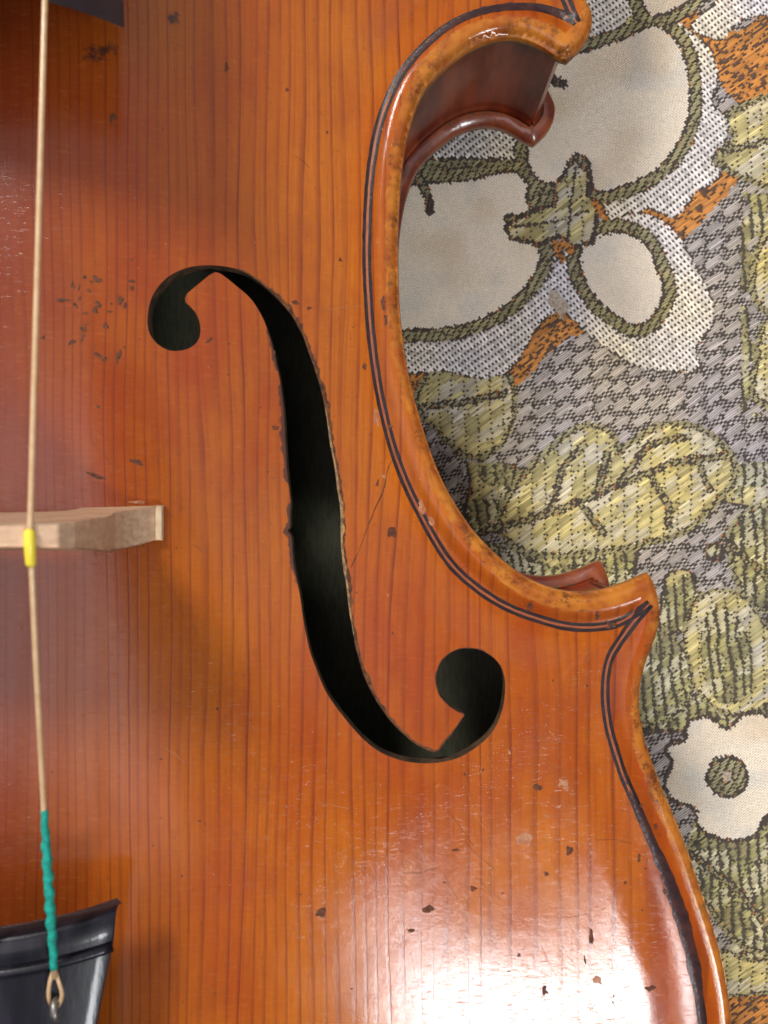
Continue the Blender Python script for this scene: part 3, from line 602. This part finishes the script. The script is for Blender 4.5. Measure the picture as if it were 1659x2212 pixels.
# region codes: G grey ground, D dark outline, O olive rope, W cream petal, C checked halo, R orange, Y yellow leaf, L olive leaf, B tan
reg = np.full(nv, 'G', dtype='<U1')
def paint(poly, code, grow=0, only=None):
    P = np.array(poly, float); lo = P.min(0) - grow - 2; hi = P.max(0) + grow + 2
    c = np.where((jit[:, 0] > lo[0]) & (jit[:, 0] < hi[0]) & (jit[:, 1] > lo[1]) & (jit[:, 1] < hi[1]))[0]
    if not len(c): return
    m = inside(jit[c], P)
    if grow: m |= dist(jit[c], P) < grow
    c = c[m]
    if only: c = c[np.isin(reg[c], list(only))]
    reg[c] = code
def line(path, code, w):
    P = np.array(path, float); c = np.where((jit[:, 0] > P[:, 0].min() - w) & (jit[:, 0] < P[:, 0].max() + w) & (jit[:, 1] > P[:, 1].min() - w) & (jit[:, 1] < P[:, 1].max() + w))[0]
    reg[c[dist(jit[c], P, False) < w]] = code
sm = lambda P: catmull(P, 12, True)
# olive and pale leaves strewn over the grey ground
nz = vnoise(jit[:, 0], jit[:, 1], 91, 70); nz2 = vnoise(jit[:, 0], jit[:, 1], 92, 38)
low = (jit[:, 1] > 1000) & ((nz > .52) | (jit[:, 1] > 1760)); reg[low] = 'L'; reg[low & (nz2 > .62)] = 'Y'; reg[(jit[:, 1] > 1000) & (np.abs(nz - .52) < .035)] = 'D'
reg[(jit[:, 1] > 1760) & (nz < .33)] = 'G'; reg[(jit[:, 0] > 1600) & (jit[:, 1] > 420) & (jit[:, 1] < 900) & (nz2 > .5)] = 'L'
# orange ground
for P in ([(1425,25),(1500,5),(1500,95),(1440,90),(1405,60)],[(1500,70),(1590,70),(1700,20),(1700,225),(1590,205),(1560,190),(1540,130),(1490,100)],
          [(1600,370),(1560,430),(1465,525),(1440,505),(1350,495),(1330,470),(1300,430),(1460,440),(1520,390)],[(1190,600),(1275,700),(1205,745),(1095,850),(1060,800),(1140,740)],
          [(860,760),(960,800),(930,900),(880,850)],[(1575,2150),(1700,2120),(1700,2300),(1560,2300)],[(1560,160),(1680,150),(1680,240),(1600,230)]): paint(sm(P), 'R')
# leaves
def leaf(P, code='Y', veins=(), g=14):
    P = sm(P); paint(P, 'O', g); paint(P, 'D', 2.5); paint(P, code)
    for v in veins: line(v, 'D', 8); line(v, 'O', 4)
BLOT = 1
leaf([(1085,1140),(1120,1050),(1190,975),(1265,925),(1320,945),(1330,985),(1420,930),(1500,930),(1560,975),(1580,1020),(1540,1080),(1490,1130),(1420,1160),(1290,1185),(1160,1190)], 'Y', [[(1040,1150),(1200,1105),(1330,1050),(1450,1000),(1560,985)], [(1190,1100),(1215,1010),(1260,960)], [(1290,1065),(1310,980)], [(1330,1050),(1400,960),(1480,945)], [(1250,1085),(1300,1150)], [(1400,1020),(1440,1090),(1440,1140)], [(1500,990),(1530,1060)]])
leaf([(935,810),(1010,790),(1085,800),(1105,880),(1080,950),(1020,985),(950,930),(905,870)], 'Y', [[(900,880),(1000,870),(1090,850)]], 12)
leaf([(1570,260),(1680,215),(1720,330),(1680,400),(1590,375),(1545,340),(1590,300)], 'Y', [[(1560,330),(1700,300)]], 12)
leaf([(1300,70),(1350,15),(1405,-10),(1420,35),(1370,75),(1285,100)], 'Y', [], 8)
leaf([(1655,520),(1760,500),(1760,680),(1640,650)], 'Y', [], 16); leaf([(1660,700),(1760,700),(1760,880),(1640,860),(1640,780)], 'Y', [], 14)
leaf([(1580,1150),(1680,1100),(1720,1280),(1620,1300)], 'L', [[(1560,1160),(1700,1290)]], 12)
leaf([(1500,1310),(1545,1280),(1600,1290),(1640,1340),(1680,1400),(1680,1500),(1590,1540),(1520,1500),(1480,1420)], 'Y', [], 10)
paint(sm([(1520,1340),(1560,1310),(1600,1340),(1630,1420),(1620,1500),(1560,1520),(1520,1450)]), 'L')
leaf([(1330,1370),(1440,1370),(1490,1450),(1470,1530),(1390,1560),(1330,1480)], 'L', [], 8)
leaf([(1485,1840),(1600,1790),(1720,1820),(1720,2010),(1640,2050),(1560,1990)], 'L', [[(1490,1840),(1600,1930),(1700,2060)]], 12)
leaf([(1560,2060),(1620,2080),(1700,2060),(1700,2130),(1600,2150),(1550,2140)], 'Y', [], 8)
leaf([(1000,1160),(1130,1200),(1200,1230),(1300,1215),(1250,1290),(1000,1290),(900,1150)], 'L', [], 6)
# checked halos
for P in ([(1440,60),(1490,70),(1535,115),(1548,170),(1535,225),(1568,265),(1560,310),(1532,345),(1550,385),(1500,420),(1455,470),(1400,450),(1335,485),(1290,440),(1300,200)],
          [(1255,-40),(1385,-40),(1350,45),(1265,85)],[(1495,55),(1550,5),(1620,-30),(1700,-40),(1700,15),(1600,45),(1560,85),(1515,75)],
          [(1150,560),(1225,560),(1240,640),(1165,700),(1105,795),(1040,815),(960,800),(850,790),(820,600)],
          [(1360,465),(1420,475),(1465,515),(1500,580),(1532,640),(1537,700),(1502,748),(1506,797),(1440,800),(1380,792),(1300,745),(1215,665),(1185,600),(1250,520)],
          [(930,290),(1060,270),(1140,300),(1135,350),(940,352)]): paint(sm(P), 'D', 3); paint(sm(P), 'C')
for P in ([(1350,485),(1400,500),(1440,560),(1420,580),(1360,520)],[(1460,90),(1500,120),(1490,170),(1465,140)],[(1190,620),(1230,660),(1215,690),(1180,650)]): paint(P, 'B')
line([(870,370),(960,362),(1060,362),(1140,385),(1180,430)], 'D', 26); line([(870,370),(960,362),(1060,362),(1140,385),(1180,430)], 'O', 19)
P1 = sm([(1150,130),(1250,118),(1330,92),(1410,58),(1440,70),(1468,105),(1482,165),(1484,235),(1466,300),(1431,350),(1386,382),(1306,412),(1284,402),(1276,352),(1251,326),(1226,346),(1228,372),(1191,392),(1156,374),(1142,320),(1150,230)])
P2 = sm([(800,470),(880,405),(930,395),(1010,388),(1060,377),(1110,372),(1138,395),(1136,430),(1140,455),(1090,462),(1100,495),(1140,520),(1166,545),(1150,592),(1110,640),(1060,675),(980,702),(900,707),(830,700),(790,600)])
P3 = sm([(1262,530),(1300,510),(1345,506),(1390,530),(1415,580),(1430,622),(1420,662),(1395,692),(1368,698),(1335,680),(1298,650),(1270,610),(1256,570)])
P4 = sm([(1380,-60),(1500,-60),(1485,0),(1430,28),(1400,20)])
for P in (P1, P2, P3, P4): paint(P, 'D', 31); paint(P, 'O', 28, 'D')
for P, g in ((P1, 6), (P2, 6), (P3, 6), (P4, 6)): paint(P, 'D', g)
for P in (P1, P2, P3, P4): paint(P, 'W')
line([(905,380),(925,420),(930,450)], 'D', 11); line([(905,380),(922,415)], 'O', 6)
line([(1180,165),(1215,180)], 'D', 11)
star = [(1243,348),(1272,385),(1262,425),(1290,445),(1282,480),(1275,520),(1238,530),(1208,502),(1165,520),(1108,508),(1098,488),(1150,460),(1203,445),(1205,400)]
paint(star, 'D', 10); paint(star, 'Y'); line([(1110,488),(1200,478),(1270,455)], 'D', 2.2); line([(1245,360),(1235,430),(1225,520)], 'D', 2.2)
for P in ([(1200,525),(1215,560)],[(1285,440),(1305,470)],[(1215,525),(1235,545)]): line(P, 'R', 8)
P5 = sm([(1490,1562),(1530,1552),(1568,1578),(1612,1546),(1655,1552),(1690,1600),(1680,1660),(1700,1720),(1650,1755),(1620,1800),(1562,1806),(1512,1782),(1500,1742),(1452,1722),(1440,1685),(1457,1650),(1442,1617),(1480,1602)])
paint(P5, 'D', 9); paint(P5, 'W')
ang = np.linspace(0, 2 * np.pi, 20, endpoint=False); ring = lambda r: [(1568 + r * math.cos(a), 1675 + r * 1.0 * math.sin(a)) for a in ang]
paint(ring(47), 'D'); paint(ring(39), 'O'); paint(ring(15), 'D'); paint(ring(11), 'B')
I = ii[valid].astype(int); J = jj[valid].astype(int)
h = RNG.random(nv)
weft = np.zeros(nv, bool)
def setm(code, m): k = reg == code; weft[k] = m[k]
# long grouped floats of the ground
det = 81.0; s_ = (7 * I + 5 * J) / det; t_ = (-5 * I + 8 * J) / det
du = I - (8 * np.round(s_) - 5 * np.round(t_)); dv = J - (5 * np.round(s_) + 7 * np.round(t_))
nj = np.round(2.4 * (vnoise(I, J, 81, 9) - .5)); setm('G', ((np.abs(du + nj) < 4.5 + (h - .5)) & (np.abs(dv + .2) < 1.9)) | (((I + 2 * J) % 4 < 2) & (h < .88)) | (h > .985))
setm('W', (I + J) % 2 == 0)
setm('C', (I % 2 == 0) & (J % 3 == 0))
setm('O', ((I + 2 * J + np.round(2 * nz2)) % 7 < 5) & (h > .07))
setm('D', (I + J) % 9 == 0)
setm('R', (vnoise(I * 1.0, J * 2.6, 95, 2.3) < .66) & (h > .08))
setm('Y', ~(((I + np.round(.72 * J)) % 8 == 0) & (J % 2 == 0)) & (h > .015))
setm('L', ((I + np.round(.62 * J) + np.round(3 * nz2)) % 6 < 4) & (h > .08) | (h > .95))
setm('B', (I + J) % 2 == 0)
CW = dict(G=(.47,.41,.36), D=(.30,.20,.10), O=(.40,.35,.17), W=(.97,.86,.70), C=(.045,.042,.030), R=(.60,.23,.035), Y=(.60,.50,.21), L=(.40,.36,.15), B=(.60,.48,.32))
CP = dict(G=(.060,.045,.036), D=(.055,.036,.026), O=(.065,.046,.028), W=(.90,.78,.62), C=(.80,.72,.63), R=(.10,.042,.020), Y=(.060,.048,.026), L=(.062,.050,.028), B=(.56,.44,.28))
grid_r = np.full(ii.shape, ' ', dtype='<U1'); grid_r[valid] = reg; grid_w = np.zeros(ii.shape, bool); grid_w[valid] = weft
# collect floats (runs)
def runs(Mk, R, maxlen):
    out = []; A = Mk; nr, nc = A.shape
    same = np.zeros_like(A); same[:, 1:] = A[:, 1:] & A[:, :-1] & (R[:, 1:] == R[:, :-1])
    start = A & ~same; sj, si = np.where(start)
    # end: walk
    cont = np.ones_like(A, int)
    for c in range(nc - 2, -1, -1): cont[:, c] = np.where(same[:, c + 1], cont[:, c + 1] + 1, 1)
    L = cont[sj, si]; rj, ri, rl = [], [], []
    for a, b, l in zip(sj, si, L):
        k = 0
        while l > 0:
            q = min(l, maxlen(R[a, b], a)) ; 
            if l - q == 1: q = l
            rj.append(a); ri.append(b + k); rl.append(q); k += q; l -= q
    return np.array(rj), np.array(ri), np.array(rl)
vgrid = valid
lim = dict(G=9, D=3, O=5, W=1, C=4, R=11, Y=9, L=6, B=2); rl_ = random.Random(5)
wj, wi, wl = runs(grid_w & vgrid, grid_r, lambda c, a: max(1, lim[c] - (rl_.random() < .4 and lim[c] > 3)))
T = (~grid_w & vgrid).T; pj, pi_, pl_ = runs(T, grid_r.T, lambda c, a: {'C': 6, 'W': 1}.get(c, 3))
def build(jx, ix, ln, is_weft):
    n = len(jx); i0 = ix - (NI // 2 if is_weft else NJ // 2); j0 = jx - (NJ // 2 if is_weft else NI // 2)
    st = np.array([-.62, -.28, .22, .72, 1.0]) ; ns = 5
    code = grid_r[jx, ix] if is_weft else grid_r[ix, jx]
    table = CW if is_weft else CP; col = np.array([table[c] for c in code])
    r1 = RNG.random(n)
    pxm, pym = cellxy((i0 + ln / 2), j0) if is_weft else cellxy(j0, i0 + ln / 2)
    # yarn to yarn variation, large stains and petal fold shading tinted into the colour
    col = col * (0.68 + .54 * r1)[:, None]
    tint = 1.6 * (vnoise(pxm, pym, 71, 110) - .5); tb = vnoise(pxm, pym, 72, 45) - .5
    col = col * (1 + np.stack([.16 * tint + .1 * tb, .10 * tint + .1 * tb, -.14 * tint + .16 * tb], 1))
    yb = (RNG.random(n) < .10) & np.isin(code, ['G', 'Y', 'L']); col[yb] = col[yb] * np.array([1.25, 1.25, 1.3])
    if is_weft:
        og = (code == 'D') & (RNG.random(n) < .45); col[og] = np.array([.55, .20, .04]) * (.7 + .5 * r1[og])[:, None]
    mk = is_weft & (code == 'Y'); f1 = vnoise(pxm, pym, 73, 26) + .16 * (r1 - .5)
    col[mk & (f1 > .60)] *= np.array([.95, 1.0, 1.6]); col[mk & (f1 < .30)] *= np.array([.72, .72, .68])
    mk = is_weft & (code == 'L'); col[mk & (f1 > .58)] *= np.array([1.35, 1.35, 2.0]); col[mk & (f1 < .34)] *= np.array([.75, .72, .8])
    mk = code == 'W'; g = vnoise(pxm, pym, 74, 75); g2 = vnoise(pxm, pym, 75, 60)  # petals: stains and fold shading painted in as noise tints
    col[mk] = np.array(table['W']) * (.95 + .10 * r1[mk])[:, None] * (1 - np.clip(g[mk] - .5, 0, 1)[:, None] * np.array([.28, .42, .60]) - np.clip(g2[mk] - .6, 0, 1)[:, None] * np.array([.42, .28, .08]))
    flat = np.isin(code, ['W', 'B'])
    wd = np.where(flat, .50, .46) * (.92 + .16 * RNG.random(n)); wd = np.where(code == 'O', wd * .88, wd); wd = np.where(code == 'G', wd * .86, wd); wd = np.where((code == 'C') & is_weft, 1.0, wd); wd = np.where((code == 'C') & (not is_weft), .50, wd)
    hh = np.where(flat, .42, .42) * (.85 + .3 * RNG.random(n)) + np.where(ln > 3, .10, 0)
    if not is_weft: hh = hh * .92
    # stations: t from just before first cell to just after the last
    ts = np.array([-.62, -.30, .5, 1.30, 1.62]); V = np.zeros((n, ns, 3, 3))
    for k in range(ns):
        if k == 0: a = i0 - .60
        elif k == 1: a = i0 - .22
        elif k == 2: a = i0 + (ln - 1) / 2
        elif k == 3: a = i0 + (ln - 1) + .22
        else: a = i0 + (ln - 1) + .60
        zk = (0.0, .72, 1.0, .72, 0.0)[k]; wk = (.55, .95, 1.0, .95, .55)[k]
        for c in range(3):
            off = (c - 1) * wd * wk
            x, y = cellxy(a, j0 + off) if is_weft else cellxy(j0 + off, a)
            X = (x - CX) * SW; Y = -(y - CY) * SW
            V[:, k, c, 0] = X; V[:, k, c, 1] = Y
            V[:, k, c, 2] = cloth_z(X, Y) + QC * SW * (hh * zk - (.30 if c != 1 else 0) * (.4 + .6 * zk) - (.12 if zk == 0 else 0))
    b = (np.arange(n) * ns * 3)[:, None]; quads = []
    for k in range(ns - 1):
        for c in range(2): quads.append([k * 3 + c, k * 3 + c + 1, (k + 1) * 3 + c + 1, (k + 1) * 3 + c])
    quads = np.array(quads); F = (b[:, :, None] + quads[None]).reshape(-1, 4)
    if not is_weft: F = F[:, ::-1]
    if np.cross(V[0, 0, 2] - V[0, 0, 0], V[0, 4, 1] - V[0, 0, 1])[2] < 0 : F = F[:, ::-1] if is_weft else F[:, ::-1]
    nrm_ok = True
    C = np.repeat(np.c_[col, np.ones(n)], ns * 3, 0)
    sgn = np.cross(V.reshape(-1, 3)[F[0, 1]] - V.reshape(-1, 3)[F[0, 0]], V.reshape(-1, 3)[F[0, 2]] - V.reshape(-1, 3)[F[0, 0]])[2]
    if sgn < 0: F = F[:, ::-1]
    return V.reshape(-1, 3), F, C
def big_mesh(name, V, F, C, mt, parent, kind='stuff'):
    me = bpy.data.meshes.new(name); me.vertices.add(len(V)); me.vertices.foreach_set('co', V.astype(np.float32).ravel())
    me.loops.add(F.size); me.loops.foreach_set('vertex_index', F.astype(np.int32).ravel()); me.polygons.add(len(F))
    me.polygons.foreach_set('loop_start', np.arange(0, F.size, 4, dtype=np.int32)); me.polygons.foreach_set('use_smooth', np.ones(len(F), bool))
    me.update(calc_edges=True); me.validate(); a = me.color_attributes.new('dye', 'FLOAT_COLOR', 'POINT'); a.data.foreach_set('color', C.astype(np.float32).ravel())
    me.materials.append(mt); o = bpy.data.objects.new(name, me); COL.objects.link(o); o.parent = parent; o['kind'] = kind; return o
def yarn_mat():
    m, nt, B = mat('dyed_yarn'); N = NT(nt); at = N.n('ShaderNodeAttribute', attribute_name='dye'); tc = N.n('ShaderNodeTexCoord').outputs['Object']
    f = N.noise(tc, 55, 3, .7); N.link(N.mix(N.m('MULTIPLY', N.ss(f, .3, .75), .22), at.outputs[0], (.18, .15, .12)), B.inputs['Base Color'])
    B.inputs['Roughness'].default_value = .55; B.inputs['Specular IOR Level'].default_value = .35; B.inputs['Sheen Weight'].default_value = .15
    N.link(N.bump(f, .4, .006), B.inputs['Normal']); return m
YM = yarn_mat()
cloth = bpy.data.objects.new('tapestry_cloth', None); COL.objects.link(cloth)
cloth['label'] = 'woven tapestry cloth with cream petals, yellow leaves and grey ground under the violin'; cloth['category'] = 'cloth'
V, F, C = build(wj, wi, wl, True); big_mesh('weft_yarn', V, F, C, YM, cloth)
V, F, C = build(pj, pi_, pl_, False); big_mesh('warp_yarn', V, F, C, YM, cloth)
print('floats', len(wj), len(pj))
xs = np.arange(-16, 14, .4); ys = np.arange(-20, 22, .4); X, Y = np.meshgrid(xs, ys); Z = cloth_z(X, Y) - .035; nx = len(xs)
F = [(j * nx + i, j * nx + i + 1, (j + 1) * nx + i + 1, (j + 1) * nx + i) for j in range(len(ys) - 1) for i in range(nx - 1)]
def ground_mat():
    m, nt, B = mat('woven_ground'); N = NT(nt); tc = N.n('ShaderNodeTexCoord').outputs['Object']
    v = N.n('ShaderNodeTexVoronoi'); N.link(N.scale(tc, (20, 20, 1)), v.inputs['Vector']); v.inputs['Scale'].default_value = 1
    N.link(N.mix(N.ss(v.outputs['Distance'], .2, .6), (.22, .18, .13), (.05, .038, .028)), B.inputs['Base Color']); B.inputs['Roughness'].default_value = .9; return m
link_mesh('backing', np.c_[X.ravel(), Y.ravel(), Z.ravel()], F, ground_mat(), cloth)
